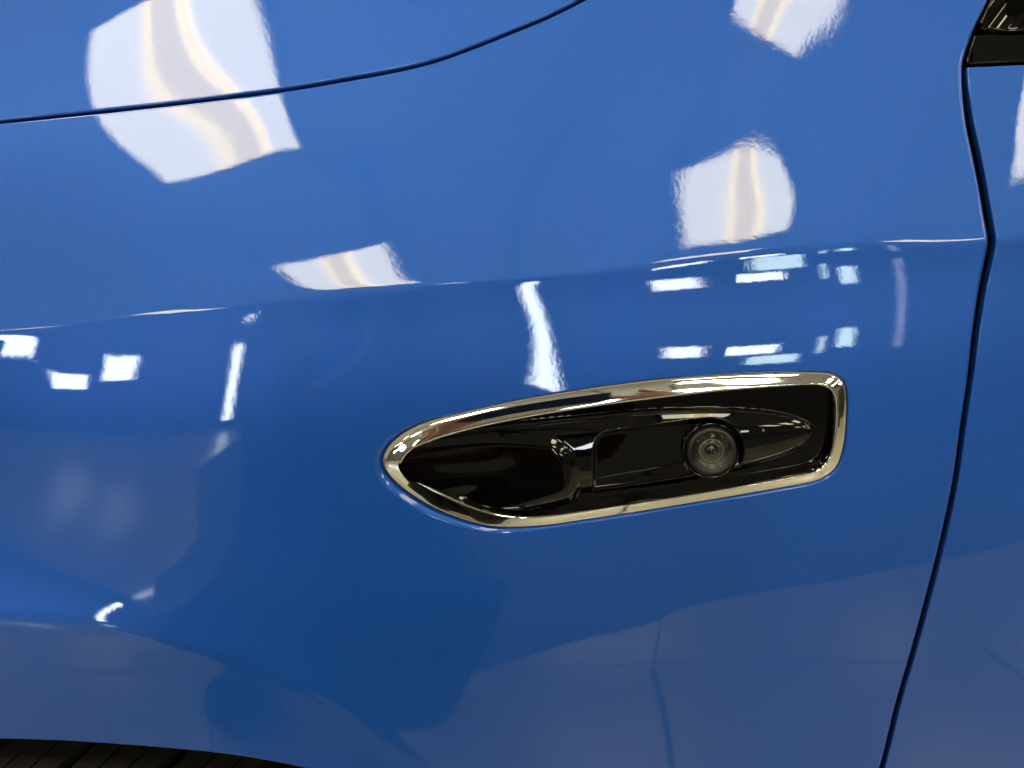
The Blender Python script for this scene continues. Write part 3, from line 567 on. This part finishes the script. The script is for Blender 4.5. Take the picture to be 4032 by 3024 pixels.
# ------------------------------------------------------------------ wheel under the arch
M_RUB = mat('tyre_rubber', (.005, .005, .0045), .7); _n = noise(M_RUB, 160, 5); vary(M_RUB, _n, (.005, .0047, .004), (.014, .0125, .010)); bump(M_RUB, noise(M_RUB, 900, 4), .0004, .6)
WR = .333; WC = np.array([-.285, .0, WR])
WY0, WY1 = -.012, .205                                              # outer and inner edge of the tread
WHEEL = empty('wheel', tuple(WC)); WHEEL.parent = CAR; WHEEL['label'] = 'black tyre just showing under the wheel arch'
def tyre():
    prof = [(.225, -.01), (.25, -.028), (.285, -.030), (.312, -.024), (WR-.013, WY0-.004), (WR-.011, WY0+.012), (WR-.0095, .07), (WR-.0095, .13), (WR-.011, .19), (.312, .214), (.25, .22), (.225, .21)]
    n = 128; v, f = [], []
    for r, y in prof:
        for k in range(n): a = 2*math.pi*k/n; v.append((r*math.sin(a), y, r*math.cos(a)))
    for i in range(len(prof)-1):
        for k in range(n): k2 = (k+1) % n; f.append((i*n+k, (i+1)*n+k, (i+1)*n+k2, i*n+k2))
    return link('tyre', mesh('tyre', v, f), M_RUB, WHEEL)
tyre()
def rim():
    prof = [(.227, .0), (.22, -.016), (.205, -.01), (.19, .02), (.12, .032), (.04, .015), (.0005, .012)]; v, f = [], []; n = 96
    for r, y in prof:
        for k in range(n): a = 2*math.pi*k/n; v.append((r*math.sin(a), y, r*math.cos(a)))
    for i in range(len(prof)-1):
        for k in range(n): k2 = (k+1) % n; f.append((i*n+k, (i+1)*n+k, (i+1)*n+k2, i*n+k2))
    return link('rim', mesh('rim', v, f), mat('rim_alloy', (.3, .3, .32), .3, 1.), WHEEL)
rim()
def block(w, y0, y1, slant, name='tread_block'):
    """one tread block at the top of the wheel: width w (rad), between y0 and y1, groove slant (rad shift inwards)"""
    rows = 5; v = []; 
    ys = np.linspace(y0, y1, rows)
    for lvl in (0, 1):
        for y in ys:
            t = (y-WY0)/.2; sh = slant*(y-y0)/(y1-y0)
            rr = WR-.009*max(0, 1-(y-WY0)/.016)**2
            for a in (-w/2, w/2):
                aa = a+sh; r = rr if lvl else rr-.011
                if lvl: aa = a*.985+sh
                v.append((r*math.sin(aa), y, r*math.cos(aa)))
    f = []; n = rows*2
    for k in range(rows-1):
        i = k*2; f += [(n+i, n+i+1, n+i+3, n+i+2), (i, n+i, n+i+2, i+2), (i+1, i+3, n+i+3, n+i+1)]
    f += [(0, 1, n+1, n), (n-2, 2*n-2, 2*n-1, n-1)]
    me = mesh(name, v, f, smooth=False); me.materials.append(M_RUB); return me
PITCH = .0147/WR
blk_s = block(PITCH*.90, WY0-.002, WY0+.050, .055); blk_m = block(PITCH*1.35, WY0+.060, WY0+.092, .05); ind = block(PITCH*.22, WY0+.020, WY0+.026, 0., 'wear_marker')
a = -.95; k = 0
while a < .95:
    o = link('tread_block', blk_s, None, WHEEL); o.rotation_euler[1] = a
    if k % 2 == 0:
        o = link('tread_block', blk_m, None, WHEEL); o.rotation_euler[1] = a+.04
    k += 1
    if k % 3 == 0:
        o = link('wear_marker', ind, None, WHEEL); o.rotation_euler[1] = a+PITCH*.82; o.scale = (.985, 1, .985); a += PITCH*1.42
    else: a += PITCH
def liner():
    v, f = [], []; n = 40
    for i, (r, y) in enumerate(((.375, .005), (.385, .27), (.2, .27))):
        for k in range(n+1): t = -1.7+3.4*k/n; v.append((WC[0]+r*math.sin(t), y, WC[2]+r*math.cos(t)))
    for i in range(2):
        for k in range(n): f.append((i*(n+1)+k, i*(n+1)+k+1, (i+1)*(n+1)+k+1, (i+1)*(n+1)+k))
    return link('wheel_arch_liner', mesh('wheel_arch_liner', v, f), SHADE_BLACK, CAR)
liner()
